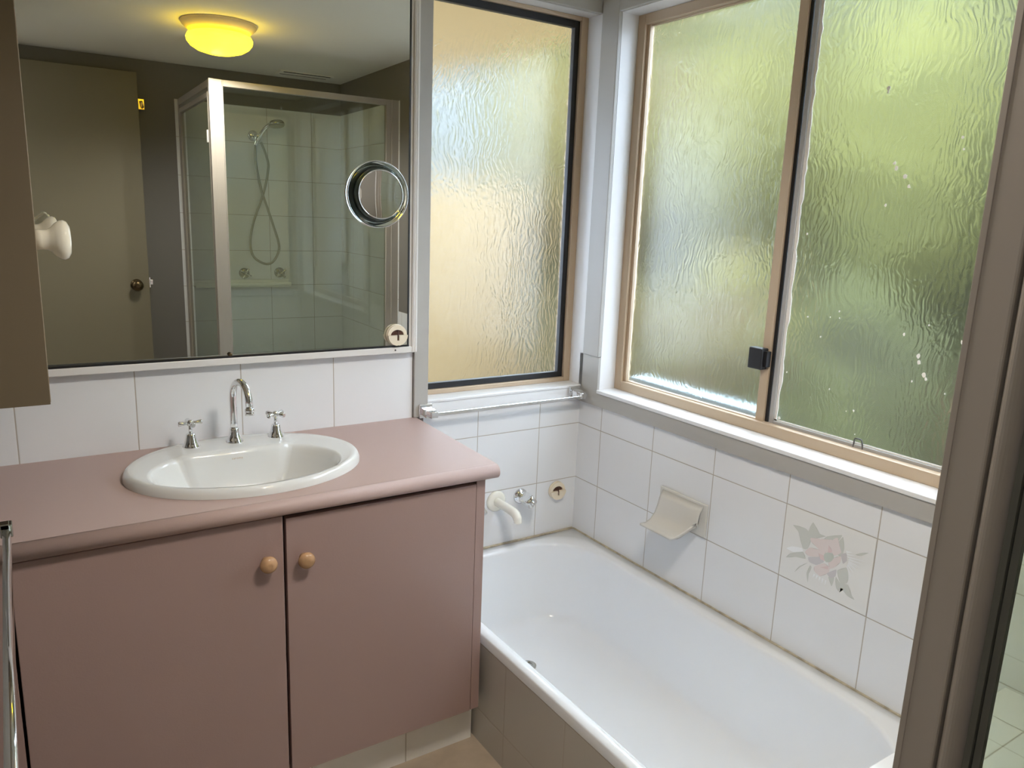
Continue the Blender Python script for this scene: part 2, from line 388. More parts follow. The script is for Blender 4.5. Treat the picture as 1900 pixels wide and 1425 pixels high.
def fr(x): return [Vector((x if x < -1.5 else x - .033 * (-.556 - y) / .0 if False else x, y, z)) for y, z in prof]
b.rings([fr(XL + .001), fr(-.7272)], True, True, smooth=True)
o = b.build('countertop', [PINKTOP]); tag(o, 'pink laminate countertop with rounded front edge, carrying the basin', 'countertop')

# ------------------------------------------------------------------ basin
bx_, by_ = -1.343, -.335
def out_r(th, a, bb):
    lo, hi = 0, 1
    for _ in range(40):
        m_ = (lo + hi) / 2; x = bx_ + m_ * math.cos(th) - cx; y = by_ + m_ * math.sin(th) - cy
        if (x / a) ** 2 + (y / bb) ** 2 < 1: lo = m_
        else: hi = m_
    return lo
def sm(a, b_, x):
    t = max(0, min(1, (x - a) / (b_ - a))); return t * t * (3 - 2 * t)
def in_r(th):
    a, bb = .236, .176
    r = 1 / math.sqrt((math.cos(th) / a) ** 2 + (math.sin(th) / bb) ** 2)
    if math.sin(th) > .2:
        clip = .130 / math.sin(th); x = clip * math.cos(th)
        k = 1 - sm(.125, .145, abs(x)); r = min(r, clip * k + r * (1 - k))
    return r
NB = 180
TH = [2 * PI * i / NB for i in range(NB)]
def deck(x, y): # raised tongue that carries the taps
    return sm(.160, .140, abs(x - bx_)) if False else (1 - sm(.138, .150, abs(x - bx_))) * sm(-.27, -.20, y)
rings = []
A_, B_ = .299, .236
for (k, z) in ((0, .9035), (.001, .914), (.005, .922), (.010, .9262), (.016, .928)):
    rings.append([Vector((bx_ + (out_r(t, A_ - k, B_ - k)) * math.cos(t), by_ + out_r(t, A_ - k, B_ - k) * math.sin(t), z)) for t in TH])
for s_ in (.2, .4, .6, .75, .85, .93):
    ring = []
    for t in TH:
        r0 = out_r(t, A_ - .016, B_ - .016); r1 = in_r(t); r = r0 + (r1 - r0) * s_
        x = bx_ + r * math.cos(t); y = by_ + r * math.sin(t)
        z = .928 - .006 * s_ + .007 * deck(x, y) * sm(0, .3, s_)
        ring.append(Vector((x, y, z)))
    rings.append(ring)
for s_, dz in ((1.0, .0035), (.975, .010), (.95, .02), (.92, .038), (.87, .065), (.78, .092), (.62, .113), (.42, .125), (.2, .131), (.1, .133)):
    ring = []
    for t in TH:
        r1 = in_r(t); rr = .17 + 0 * r1; k = sm(.0, .75, 1 - s_)
        rs = s_ * (r1 * (1 - k) + min(r1, .20) * k)
        x = bx_ + rs * math.cos(t); y = by_ + rs * math.sin(t)
        z = .9225 - dz + .007 * deck(x, y) * (1 if s_ > .9 else 0) * (1 - sm(0, .03, dz))
        ring.append(Vector((x, y, z)))
    rings.append(ring)
b = MB(); b.rings(rings, False, True)
b.lathe([(.022, 0), (.022, -.002)], (bx_, by_, .7895), n=20, mi=0)
bas = b.build('basin', [CERAM]); tag(bas, 'oval white china basin set into the pink countertop', 'basin')
b = MB(); b.lathe([(.021, 0), (.021, .002), (.016, .003), (.015, .0005)], (bx_, by_, .7897), n=24); b.build('basin_waste', CHROME, bas)
tx = bpy.data.curves.new('maker_name', 'FONT'); tx.body = 'caroma'; tx.size = .0085; tx.extrude = .0001; tx.align_x = 'CENTER'
tx.space_character = 1.15
tq = bpy.data.objects.new('maker_curve', tx); S.collection.objects.link(tq); bpy.context.view_layer.update()
tme = bpy.data.meshes.new_from_object(tq); bpy.data.objects.remove(tq); to = bpy.data.objects.new('maker_name', tme); tme.materials.clear(); tme.materials.append(GOLDTXT)
# lies on the back slope of the bowl, facing out
link(to, bas); to.location = (-1.343, -.2128, .905); to.rotation_euler = (math.radians(68), 0, 0)

# ------------------------------------------------------------------ basin taps
def cross_handle(b, c, ax, r=.030, tilt=0, th=.0072):
    a = Vector(ax).normalized(); u = Vector((0, 0, 1)).cross(a) if abs(a.z) < .9 else Vector((1, 0, 0)); u.normalize(); w_ = a.cross(u)
    c = Vector(c)
    for k in range(4):
        t = tilt + k * PI / 2; d_ = u * math.cos(t) + w_ * math.sin(t)
        b.tube([c, c + d_ * r * .45, c + d_ * r * .9, c + d_ * r], [th * .65, th * .62, th, th * .8], 10)
    b.lathe([(.004, -.008), (.008, -.006), (.009, 0), (.008, .006), (.004, .009)], c, a, 16)
def pillar_tap(loc, tilt, label):
    x, y, z = loc
    t = tag(empty('basin_tap', loc), label, 'tap', 'cross-handled taps on the basin')
    b = MB(); b.lathe([(.0225, 0), (.0225, .003), (.020, .008), (.0155, .019), (.013, .031), (.0125, .036), (.009, .0395), (.005, .040)], loc, n=28); b.build('flange', CHROME, t)
    b = MB(); b.lathe([(.0048, .036), (.0048, .064)], loc, n=14); b.build('spindle', CHROME, t)
    b = MB(); cross_handle(b, (x, y, z + .068), (0, 0, 1), .031, tilt); b.build('handle', CHROME, t)
pillar_tap((-1.444, -.130, .9295), .06, 'chrome cross-handled basin tap left of the gooseneck spout')
pillar_tap((-1.214, -.130, .9295), .62, 'chrome cross-handled basin tap right of the gooseneck spout')
sp = tag(empty('basin_spout', (-1.330, -.132, .9295)), 'chrome gooseneck spout standing in the middle of the basin deck', 'spout')
b = MB(); b.lathe([(.0235, 0), (.0235, .003), (.020, .010), (.0145, .022), (.0125, .034), (.0125, .040), (.010, .042)], (-1.330, -.132, .9295), n=28); b.build('flange', CHROME, sp)
pth = [(-1.330, -.132, .965)] + [(-1.330, -.132, .965 + .096 * i / 4) for i in range(1, 5)]
rad = .050
for i in range(1, 15):
    a = math.radians(168) * i / 14; pth.append((-1.330 + .018 * (1 - math.cos(a)) / 2, -.132 - rad + rad * math.cos(a), 1.060 + rad * math.sin(a)))
lp = Vector(pth[-1]); pth.append(tuple(lp + Vector((0, -.003, -.022))))
b = MB(); b.tube(pth, .0098, 18); b.build('gooseneck', CHROME, sp)
b = MB(); e_ = Vector(pth[-1]); b.lathe([(.0098, 0), (.0125, .002), (.0125, .008), (.0108, .010), (.0118, .012), (.0118, .019), (.008, .019)], e_, (0, -.12, -1), 24); b.build('aerator', CHROME, sp)

# ------------------------------------------------------------------ wall mirror
m = tag(empty('wall_mirror', (-1.33, 0, 1.7)), 'large wall mirror in a thin white ribbed frame above the splashback tiles', 'mirror')
MT = 2.30
b = MB(); b.box(XL + .02, -.7535, -.030, -.026, 1.158, MT - .02)
o = b.build('glass', MIRRORM, m)
o.data.transform(Matrix.Translation(Vector((-1.2 + 1.33, -.028, 0))) @ Matrix.Rotation(math.radians(-.75), 4, 'Z') @ Matrix.Translation(Vector((1.2 - 1.33, .028, 0))))
b = MB(); b.box(XL + .005, -.723, -.016, -.001, 1.132, MT)
b.box(-.742, -.723, -.042, -.010, 1.132, MT, bev=.002); b.box(-.750, -.742, -.036, -.010, 1.150, MT, bev=.001); b.box(-.7375, -.735, -.0435, -.03, 1.135, MT); b.box(-.731, -.7285, -.0435, -.03, 1.135, MT)
b.box(XL + .005, -.742, -.042, -.010, 1.132, 1.152, bev=.002); b.box(XL + .005, XL + .02, -.04, -.01, 1.132, MT); b.box(XL + .005, -.742, -.04, -.01, MT - .02, MT)
b.build('frame', ALUWHITE, m)
b = MB(); b.box(-.7560, -.7505, -.0372, -.024, 1.153, MT - .02); b.box(XL + .02, -.7505, -.0385, -.022, 1.152, 1.1575); b.build('gasket', BLACK, m)
b = MB(); b.lathe([(.006, 0), (.006, .003), (.003, .005)], (-1.310, -.034, 1.160), (0, -1, 0), 14); b.build('clip', BRONZE, m)
b = MB(); b.lathe([(.003, 0), (.002, .0015)], (-.800, -.042, 1.143), (0, -1, 0), 10); b.build('screw', BLACK, m)

# ------------------------------------------------------------------ round magnifying mirror stuck on the glass
g = tag(empty('magnifying_mirror', (-.858, -.037, 1.628)), 'round magnifying mirror with chrome ring stuck on the large mirror', 'mirror')
c0 = (-.860, -.038, 1.627)
b = MB(); b.lathe([(.052, 0), (.096, 0), (.098, .003), (.098, .007), (.094, .010), (.088, .0095), (.080, .017), (.074, .0245), (.0705, .0250), (.069, .022), (.069, .012), (.052, .006), (.052, 0)], c0, (0, -1, 0), 72, False, False)
b.build('acrylic_surround', ACRYLC, g)
b = MB(); b.lathe([(.097, .004), (.0995, .004), (.0995, .008), (.097, .008), (.097, .004)], c0, (0, -1, 0), 72, False, False); b.lathe([(.0705, .024), (.073, .0245), (.073, .027), (.0695, .0265), (.0695, .022)], c0, (0, -1, 0), 72, False, False); b.build('rim', CHROME, g)
b = MB(); b.lathe([(.072, .002), (.0755, .005), (.0755, .016), (.072, .021), (.070, .002)], c0, (0, -1, 0), 72, False, False); b.build('dark_band', mat('smoked_band', (.10, .13, .13), .15, .6), g)
b = MB(); pr = [(.0002, .0205)] + [(.069 * i / 10, .0205 + .0035 * (i / 10) ** 2) for i in range(1, 11)]
b.lathe(pr, c0, (0, -1, 0), 72, False, False); b.lathe([(.0690, .024), (.0690, .012), (.0002, .012)], c0, (0, -1, 0), 72, False, False); b.build('concave_glass', MIRRORC, g)

# ------------------------------------------------------------------ round cream hooks with a slotted pocket
def round_hook(loc, rad, label):
    t = tag(empty('wall_hook', loc), label, 'hook', 'round cream hooks')
    x, y, z = loc
    b = MB(); b.lathe([(rad, 0), (rad, .004), (rad * .93, .007), (rad * .5, .0075)], loc, (0, -1, 0), 40); b.build('back_plate', CREAM, t)
    # upper crescent and lower pocket with a slot
    b = MB(); n_ = 22; cres = []
    for i in range(n_ + 1):
        a = PI * i / n_; cres.append((x + rad * .96 * math.cos(a), y - .0072, z + rad * .96 * math.sin(a)))
    for i in range(n_ + 1):
        a = PI - PI * i / n_; cres.append((x + rad * .66 * math.cos(a), y - .0072, z + rad * .50 * math.sin(a)))
    b.prism(cres, (0, -.006, 0))
    low = []
    for i in range(n_ + 1):
        a = PI + PI * i / n_; low.append((x + rad * .98 * math.cos(a), y - .0072, z + rad * .98 * math.sin(a)))
    s1 = rad * .10
    low += [(x + s1, y - .0072, z), (x + s1, y - .0072, z - rad * .42), (x + s1 * .5, y - .0072, z - rad * .5), (x - s1 * .5, y - .0072, z - rad * .5), (x - s1, y - .0072, z - rad * .42), (x - s1, y - .0072, z)]
    # built as convex pieces either side of the slot
    for sgn in (-1, 1):
        P = [(x + sgn * s1, y - .0072, z), (x + sgn * rad * .98, y - .0072, z)] + [(x + sgn * rad * .98 * math.cos(a), y - .0072, z - rad * .98 * math.sin(a)) for a in [PI / 2 * .93 * i / 12 for i in range(1, 13)]]
        P.append((x + sgn * s1, y - .0072, z - rad * .96))
        b.prism(P, (0, -.013, 0))
    b.box(x - s1 * 1.05, x + s1 * 1.05, y - .0202, y - .0072, z - rad * .95, z - rad * .5)
    b.build('pocket', CREAM, t)
    b = MB(); hm = [(x + rad * .64 * math.cos(PI * i / 16), y - .0078, z + rad * .48 * math.sin(PI * i / 16)) for i in range(17)]
    b.prism(hm, (0, -.001, 0)); b.box(x - s1 * .8, x + s1 * .8, y - .016, y - .0076, z - rad * .48, z - .001)
    b.tube([(x, y - .008, z + rad * .40), (x + rad * .05, y - .016, z + rad * .3), (x, y - .018, z - rad * .1)], rad * .05, 8); b.build('hook_recess', mat('brown_recess', (.10, .045, .03), .3), t)
round_hook((-.797, -.0372, 1.193), .034, 'round cream hook stuck on the bottom right corner of the mirror')
round_hook((-.094, -.001, .538), .036, 'round cream hook on the tiles beside the chrome bath tap')

# ------------------------------------------------------------------ wall cabinet
k = tag(empty('wall_cabinet', (-1.85, -.33, 1.195)), 'beige melamine wall cabinet hanging at the left end of the mirror', 'cabinet')
b = MB(); b.box(XL + .001, -1.792, -.61, -.045, 1.193, 2.25, bev=.001); b.box(XL + .001, -1.7765, -.612, -.597, 1.192, 2.25, bev=.0008); b.build('carcass', CABM, k)
for (y0, y1, yk) in ((-.5965, -.3285, -.565), (-.3265, -.045, -.205)):
    b = MB(); b.box(-1.7915, -1.7752, y0, y1, 1.193, 2.25, bev=.001); dd = b.build('door', CABEDGE, k)
    b = MB(); b.lathe([(.0195, 0), (.0185, .010), (.0190, .018), (.023, .025), (.031, .032), (.0365, .040), (.0375, .046), (.035, .052), (.026, .057), (.010, .0585)], (-1.7752, yk, 1.500), (1, 0, 0), 40, sx=.8); b.build('knob', PORC, dd)

# ------------------------------------------------------------------ towel rails
t = tag(empty('towel_rail', (-.36, -.018, .925)), 'square chrome towel rail fixed below the small window', 'towel rail')
for x, z in ((-.679, .925), (-.046, .931)):
    b = MB(); b.box(x - .024, x + .024, -.026, -.018, z - .024, z + .024, bev=.002); br = b.build('bracket', CHROME, t)
    b = MB(); b.prism([(x - .016, -.026, z + .012), (x + .020, -.026, z + .012), (x + .020, -.026, z - .012), (x - .016, -.026, z - .012)], (.004 if x < -.3 else .004, -.026, -.006))
    b.box(x - .004, x + .022, -.074, -.050, z - .016, z + .006, bev=.002); b.build('post', CHROME, br)
b = MB(); b.box(-.672, -.030, -.068, -.055, .9135, .9265, bev=.0015)
o = b.build('bar', CHROME, t)
t = tag(empty('towel_rail', (XL, -1.25, .979)), 'chrome towel rail running along the left wall in front of the vanity', 'towel rail')
b = MB(); b.tube([(-1.866, -.675, .979), (-1.866, -1.93, .979)], .0072, 16); b.build('bar', CHROME, t)
for y in (-.688, -1.92):
    b = MB(); b.box(XL, XL + .008, y - .022, y + .022, .955, 1.003, bev=.002); b.box(XL + .008, -1.860, y - .010, y + .010, .985, .997, bev=.002); b.box(-1.876, -1.856, y - .010, y + .012, .970, .996, bev=.002); b.build('bracket', CHROMED, t)

# ------------------------------------------------------------------ bath
def rrect(x0, x1, y0, y1, rad, z, n=10, e=6):
    """rounded rectangle; rad = radii of corners (x1,y1),(x0,y1),(x0,y0),(x1,y0)"""
    P = []
    cs = [((x1, y1), 0), ((x0, y1), PI / 2), ((x0, y0), PI), ((x1, y0), 3 * PI / 2)]
    arcs = []
    for (c, a0), r in zip(cs, rad):
        ccx = c[0] - r if c[0] == x1 else c[0] + r; ccy = c[1] - r if c[1] == y1 else c[1] + r
        arcs.append([Vector((ccx + r * math.cos(a0 + PI / 2 * i / n), ccy + r * math.sin(a0 + PI / 2 * i / n), z)) for i in range(n + 1)])
    for i in range(4):
        P += arcs[i]; a = arcs[i][-1]; c = arcs[(i + 1) % 4][0]
        for j in range(1, e): P.append(a.lerp(c, j / e))
    return P
BX0, BX1, BY0, BY1 = -.734, -.002, -1.598, -.009
e0 = .003
bath = tag(empty('bathtub', (-.37, -.8, 0)), 'white acrylic bathtub built in along the tiled window wall', 'bathtub')
rg = [rrect(BX0, BX1, BY0, BY1, [e0] * 4, .330), rrect(BX0, BX1, BY0, BY1, [e0] * 4, .356), rrect(BX0 + .003, BX1 - .001, BY0 + .003, BY1 - .001, [e0] * 4, .361)]
ri = (BX0 + .033, BX1 - .048, BY0 + .045, BY1 - .036)
rr_ = [.23, .16, .18, .30]
def inset(d, z, extra=0, rk=1.0, back=0, lo=0):
    return rrect(ri[0] + d, ri[1] - d * 1.1, ri[2] + d + back, ri[3] - d * 1.1, [max(.05, r - d * rk) for r in rr_], z)
rg += [inset(0, .361), inset(.006, .358), inset(.010, .350)]
D = .285
for i in range(1, 15):
    s_ = i / 14
    dz = D * math.sin(s_ * PI / 2) ** 1.15
    dd_ = .010 + .085 * s_ ** 1.3 + .05 * sm(.75, 1, s_)
    back = .34 * sm(.0, 1.0, s_) * .95
    rg.append(rrect(ri[0] + dd_, ri[1] - dd_, ri[2] + dd_ + back, ri[3] - dd_ * .95, [max(.06, r * (1 - .45 * s_)) for r in rr_], .350 - dz * (.350 - .062) / D))
last = rg[-1]; ctr = sum(last, Vector()) / len(last)
for q, dz in ((.6, .004), (.25, .008), (.05, .009)):
    rg.append([Vector((ctr.x + (p.x - ctr.x) * q, ctr.y + (p.y - ctr.y) * q, p.z - dz)) for p in last])
b = MB(); b.rings(rg, False, True); b.build('tub', ACRYL, bath)
b = MB(); b.lathe([(.030, 0), (.030, .003), (.022, .005), (.020, .001)], (-.430, -.335, .060), (0, 0, 1), 28); b.build('waste', CHROMED, bath)
b = MB(); b.box(-.7335, -.7215, -1.598, -.01, 0, .330); b.build('tiled_apron', [T_APRON], bath)
b = MB(); b.box(-.005, -.0005, -1.59, -.01, .3605, .366); b.box(-.73, -.005, -.0085, -.0005, .3605, .366); b.build('sealant_bead', mat('stained_sealant', (.62, .55, .42), .6, noise=.4, nscale=30), bath)

# ------------------------------------------------------------------ bath spout and taps
s = tag(empty('bath_spout', (-.371, 0, .540)), 'cream plastic bath spout projecting from the tiles over the bath', 'spout')
b = MB(); b.lathe([(.040, 0), (.040, .005), (.034, .011), (.018, .013)], (-.371, 0, .540), (0, -1, 0), 36); b.build('flange', IVORY, s)
b = MB(); b.tube(catmull([(-.371, -.01, .540), (-.371, -.06, .540), (-.371, -.110, .539), (-.371, -.136, .535), (-.371, -.149, .522), (-.371, -.152, .508)], 6), [.0165] * 20 + [.016] * 5 + [.0145] * 6, 20); b.build('pipe', IVORY, s)
def wall_tap(loc, ax, label, grp, tilt=.5, style='lobed', name='bath_tap', mt=None, rf=.031):
    mt = mt or CHROME
    t = tag(empty(name, loc), label, 'tap', grp); a = Vector(ax); l = Vector(loc)
    b = MB(); b.lathe([(rf, 0), (rf, .004), (rf * .8, .012), (rf * .45, .018)], loc, ax, 32); b.build('flange', mt, t)
    b = MB()
    if style == 'lobed':
        n_ = 40; rs = []
        for r, h in ((.012, .014), (.016, .022), (.024, .034), (.0255, .052), (.0235, .070), (.019, .082), (.012, .087)):
            ring = []
            u = Vector((0, 0, 1)).cross(a).normalized(); w_ = a.cross(u)
            for i in range(n_):
                th = 2 * PI * i / n_; rr2 = r * (1 + (.16 if h > .02 else 0) * math.cos(4 * th + tilt))
                ring.append(l + a * h + u * rr2 * math.cos(th) + w_ * rr2 * math.sin(th))
            rs.append(ring)
        b.rings(rs); b.lathe([(.008, .087), (.008, .092), (.004, .094)], loc, ax, 16); b.build('handle', mt, t)
    else:
        b.lathe([(.009, .015), (.009, .045)], loc, ax, 16); cross_handle(b, l + a * .05, ax, .036, tilt, .0075); b.build('handle', mt, t)
wall_tap((-.262, 0, .541), (0, -1, 0), 'chrome bath tap right of the cream spout', 'chrome bath taps', .3)
wall_tap((-.478, 0, .541), (0, -1, 0), 'chrome bath tap mostly hidden behind the vanity, only its tip showing', 'chrome bath taps', .9)

# ------------------------------------------------------------------ soap dish
s = tag(empty('soap_dish', (0, -.585, .63)), 'white ceramic scoop soap dish on the tiled wall above the bath', 'soap dish')
b = MB(); b.box(-.010, -.001, -.693, -.480, .585, .696, bev=.003); b.build('back_plate', SOAPM, s)
prof = [(-.010, .688), (-.022, .664), (-.030, .636), (-.040, .610), (-.058, .590), (-.082, .580), (-.104, .582)]
b = MB(); rings = []
ny = 22
for j in range(ny + 1):
    f_ = j / ny; y = -.492 - .185 * f_
    # right end rounds off
    cut = sm(.72, 1.0, f_); row = []
    for i, (x, z) in enumerate(prof):
        fi = i / (len(prof) - 1)
        xx = -.010 + (x + .010) * (1 - .85 * cut ** 2 * fi) ; zz = z + (.0) + cut ** 2 * fi * .055
        row.append(Vector((xx, y, zz)))
    loop = row + [Vector((p.x - .001, p.y, p.z - .007)) for p in reversed(row)]
    rings.append(loop)
b.rings(rings); b.build('scoop', SOAPM, s)

# ------------------------------------------------------------------ printed flower tile
FLOWER = [('g', [(-1.005, 0.746), (-1.049, 0.751), (-1.071, 0.735), (-1.063, 0.695), (-1.047, 0.689), (-1.026, 0.733)]), ('g', [(-1.057, 0.745), (-1.068, 0.778), (-1.095, 0.75), (-1.114, 0.752), (-1.072, 0.729)]), ('g', [(-0.995, 0.641), (-1.01, 0.661), (-1.049, 0.681), (-1.061, 0.663), (-1.028, 0.656)]), ('w', [(-0.993, 0.669), (-1.011, 0.682), (-1.044, 0.69), (-1.049, 0.681), (-1.02, 0.667)]), ('g', [(-1.029, 0.609), (-1.042, 0.633), (-1.069, 0.656), (-1.048, 0.636)]), ('g', [(-1.076, 0.596), (-1.068, 0.623), (-1.076, 0.651), (-1.082, 0.647), (-1.075, 0.623)]), ('g', [(-1.114, 0.752), (-1.161, 0.774), (-1.147, 0.744), (-1.124, 0.726), (-1.104, 0.733)]), ('g', [(-1.147, 0.741), (-1.163, 0.771), (-1.171, 0.738), (-1.167, 0.713), (-1.154, 0.714)]), ('g', [(-1.158, 0.67), (-1.185, 0.691), (-1.194, 0.665), (-1.192, 0.646), (-1.171, 0.64)]), ('g', [(-1.135, 0.642), (-1.152, 0.662), (-1.153, 0.635), (-1.149, 0.618)]), ('g', [(-1.157, 0.652), (-1.171, 0.64), (-1.195, 0.645), (-1.211, 0.619), (-1.22, 0.611), (-1.197, 0.613), (-1.176, 0.627), (-1.175, 0.612), (-1.162, 0.621)]), ('g', [(-1.203, 0.734), (-1.219, 0.746), (-1.241, 0.755), (-1.221, 0.738)]), ('p', [(-1.067, 0.73), (-1.097, 0.739), (-1.12, 0.712), (-1.116, 0.695), (-1.088, 0.711), (-1.069, 0.719)]), ('p', [(-1.054, 0.682), (-1.069, 0.702), (-1.101, 0.707), (-1.119, 0.694), (-1.092, 0.682), (-1.066, 0.675)]), ('p', [(-1.097, 0.739), (-1.134, 0.75), (-1.138, 0.719), (-1.121, 0.706)]), ('p', [(-1.134, 0.75), (-1.148, 0.762), (-1.165, 0.724), (-1.143, 0.706), (-1.132, 0.717)]), ('p', [(-1.141, 0.699), (-1.164, 0.715), (-1.166, 0.698), (-1.153, 0.678), (-1.136, 0.664), (-1.13, 0.683)]), ('p', [(-1.089, 0.653), (-1.119, 0.675), (-1.136, 0.67), (-1.135, 0.652), (-1.112, 0.632), (-1.091, 0.639)]), ('l', [(-1.067, 0.672), (-1.104, 0.687), (-1.118, 0.678), (-1.095, 0.659), (-1.072, 0.659)]), ('l', [(-1.163, 0.72), (-1.18, 0.73), (-1.183, 0.708), (-1.173, 0.695)]), ('l', [(-1.129, 0.649), (-1.157, 0.673), (-1.157, 0.652), (-1.143, 0.64)]), ('r', [(-1.096, 0.696), (-1.116, 0.695), (-1.121, 0.682), (-1.105, 0.681)]), ('r', [(-1.124, 0.731), (-1.138, 0.719), (-1.132, 0.708), (-1.125, 0.708)]), ('r', [(-1.108, 0.658), (-1.132, 0.672), (-1.132, 0.662)]), ('c', [(-1.115, 0.701), (-1.127, 0.71), (-1.141, 0.711), (-1.145, 0.701), (-1.136, 0.685), (-1.123, 0.68), (-1.115, 0.689)]), ('w', [(-1.176, 0.735), (-1.197, 0.738), (-1.18, 0.73)]), ('w', [(-1.178, 0.728), (-1.205, 0.731), (-1.182, 0.724)]), ('w', [(-1.18, 0.722), (-1.211, 0.722), (-1.184, 0.718)]), ('w', [(-1.183, 0.715), (-1.215, 0.713), (-1.186, 0.712)]), ('w', [(-1.185, 0.709), (-1.216, 0.702), (-1.188, 0.705)]), ('w', [(-1.187, 0.702), (-1.216, 0.691), (-1.19, 0.699)]), ('w', [(-1.19, 0.723), (-1.238, 0.728), (-1.189, 0.719)]), ('w', [(-1.189, 0.718), (-1.23, 0.717), (-1.188, 0.713)]), ('w', [(-1.188, 0.712), (-1.223, 0.706), (-1.188, 0.707)]), ('w', [(-1.188, 0.707), (-1.215, 0.695), (-1.187, 0.702)]), ('w', [(-1.187, 0.702), (-1.207, 0.683), (-1.186, 0.696)]), ('w', [(-1.186, 0.697), (-1.199, 0.672), (-1.185, 0.691)]), ('w', [(-1.091, 0.632), (-1.089, 0.619), (-1.096, 0.63)]), ('w', [(-1.1, 0.631), (-1.099, 0.618), (-1.105, 0.63)]), ('w', [(-1.109, 0.631), (-1.109, 0.616), (-1.114, 0.629)]), ('w', [(-1.118, 0.63), (-1.119, 0.614), (-1.123, 0.629)]), ('w', [(-1.128, 0.629), (-1.129, 0.612), (-1.132, 0.629)]), ('f', [(-1.267, 0.754), (-1.324, 0.722), (-1.271, 0.756)]), ('f', [(-1.283, 0.759), (-1.334, 0.732), (-1.287, 0.76)]), ('f', [(-1.299, 0.763), (-1.343, 0.741), (-1.303, 0.765)]), ('f', [(-1.315, 0.767), (-1.352, 0.751), (-1.319, 0.769)])]
FC = {'g': mat('print_sage', (.62, .635, .60), .25), 'w': mat('print_white', (.88, .90, .92), .2), 'p': mat('print_rose', (.77, .69, .68), .25), 'l': mat('print_lilac', (.62, .60, .62), .25), 'r': mat('print_deep_rose', (.74, .60, .60), .25), 'c': mat('print_centre', (.56, .60, .56), .25), 'f': mat('print_faint', (.66, .67, .67), .2), 'o': mat('print_line', (.40, .41, .39), .3)}
keys = list(FC); ft = tag(empty('flower_tile', (0, -1.117, .69)), 'wall tile printed with a rose and grey tropical flower, above the bath', 'tile')
b = MB(); b.box(-.0016, -.0004, -1.2552, -.9788, .5812, .7988, bev=.0004); b.build('tile_face', mat('glazed_tile', (.80, .80, .79), .09), ft)
b = MB()
for i, (c, P) in enumerate(FLOWER):
    if c == 'f': continue
    x = -.0019 - .00002 * i
    cyy = sum(p[0] for p in P) / len(P); czz = sum(p[1] for p in P) / len(P)
    if len(P) > 3: # round the outline
        Q = []
        for k_ in range(len(P)):
            p, q = Vector(P[k_]), Vector(P[(k_ + 1) % len(P)]); Q += [p.lerp(q, .08), p.lerp(q, .5) + (p.lerp(q, .5) - Vector((cyy, czz))) * .05, p.lerp(q, .92)]
    else: Q = [Vector(p) for p in P]
    vs = [b.bm.verts.new((x, q[0], q[1])) for q in Q]; c_ = b.bm.verts.new((x, cyy, czz))
    for k_ in range(len(vs)):
        f = b.bm.faces.new((c_, vs[k_], vs[(k_ + 1) % len(vs)])); f.material_index = keys.index(c)
    if c in 'gpr' and len(P) > 3:
        for k_ in range(len(P)):
            if (k_ + i) % 2: continue
            p, q = Vector(P[k_]), Vector(P[(k_ + 1) % len(P)]); nrm = Vector((-(q - p).y, (q - p).x)).normalized() * .0009
            vv = [b.bm.verts.new((x - .00001, *(u))) for u in (p, q + nrm * .2, p.lerp(q, .5) + nrm)]
            f = b.bm.faces.new(vv); f.material_index = keys.index('o')
b.build('flower_print', [FC[c] for c in keys], ft, recalc=False)

# ------------------------------------------------------------------ shower
sh = tag(empty('shower_screen', (-.49, -1.89, 0)), 'glass shower screen in off-white frame at the near end of the bath', 'shower screen')
PX, PY, ST = -.985, -1.87, 2.172
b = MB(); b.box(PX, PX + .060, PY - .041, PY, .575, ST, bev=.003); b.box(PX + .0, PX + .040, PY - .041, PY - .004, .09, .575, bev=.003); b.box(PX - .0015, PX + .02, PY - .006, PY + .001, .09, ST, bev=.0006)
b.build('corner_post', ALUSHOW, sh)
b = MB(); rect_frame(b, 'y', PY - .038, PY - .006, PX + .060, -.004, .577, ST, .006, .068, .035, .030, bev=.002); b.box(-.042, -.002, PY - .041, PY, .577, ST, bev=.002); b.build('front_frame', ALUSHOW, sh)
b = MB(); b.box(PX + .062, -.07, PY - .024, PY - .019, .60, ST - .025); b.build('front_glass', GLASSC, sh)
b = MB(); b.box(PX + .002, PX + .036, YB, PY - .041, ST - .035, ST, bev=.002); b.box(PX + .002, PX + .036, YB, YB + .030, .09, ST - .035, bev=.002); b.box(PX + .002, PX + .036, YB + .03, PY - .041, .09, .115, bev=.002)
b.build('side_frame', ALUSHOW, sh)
dr = MB()
DY1 = PY - .0445; DY0 = YB + .034
# rounded stile next to the post
st = [(PX + .004 + .010 * (1 - math.cos(t)) - .012 * math.sin(t), DY1 - .0235 + .0235 * (1 - t / PI)) for t in [PI * i / 10 for i in range(11)]]
P = [Vector((x, y, .12)) for x, y in st] + [Vector((PX + .026, DY1 - .0235, .12)), Vector((PX + .026, DY1, .12))]
dr.prism(P, (0, 0, ST - .055 - .12)); dr.box(PX + .003, PX + .026, DY0, DY0 + .022, .12, ST - .055, bev=.003)
dr.box(PX + .003, PX + .026, DY0 + .022, DY1 - .0235, ST - .080, ST - .055, bev=.002); dr.box(PX + .003, PX + .026, DY0 + .022, DY1 - .0235, .12, .15, bev=.002)
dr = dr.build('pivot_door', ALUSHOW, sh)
b = MB(); b.box(PX + .008, PX + .024, DY1 - .0305, DY1 - .0235, .15, ST - .08); b.box(PX + .012, PX + .022, DY1 - .0395, DY1 - .0320, .15, ST - .08); b.build('door_seal', mat('dark_seal', (.10, .10, .085), .5), dr)
b = MB(); b.box(PX + .014, PX + .019, DY0 + .022, DY1 - .026, .148, ST - .078); b.build('door_glass', GLASSC, dr)
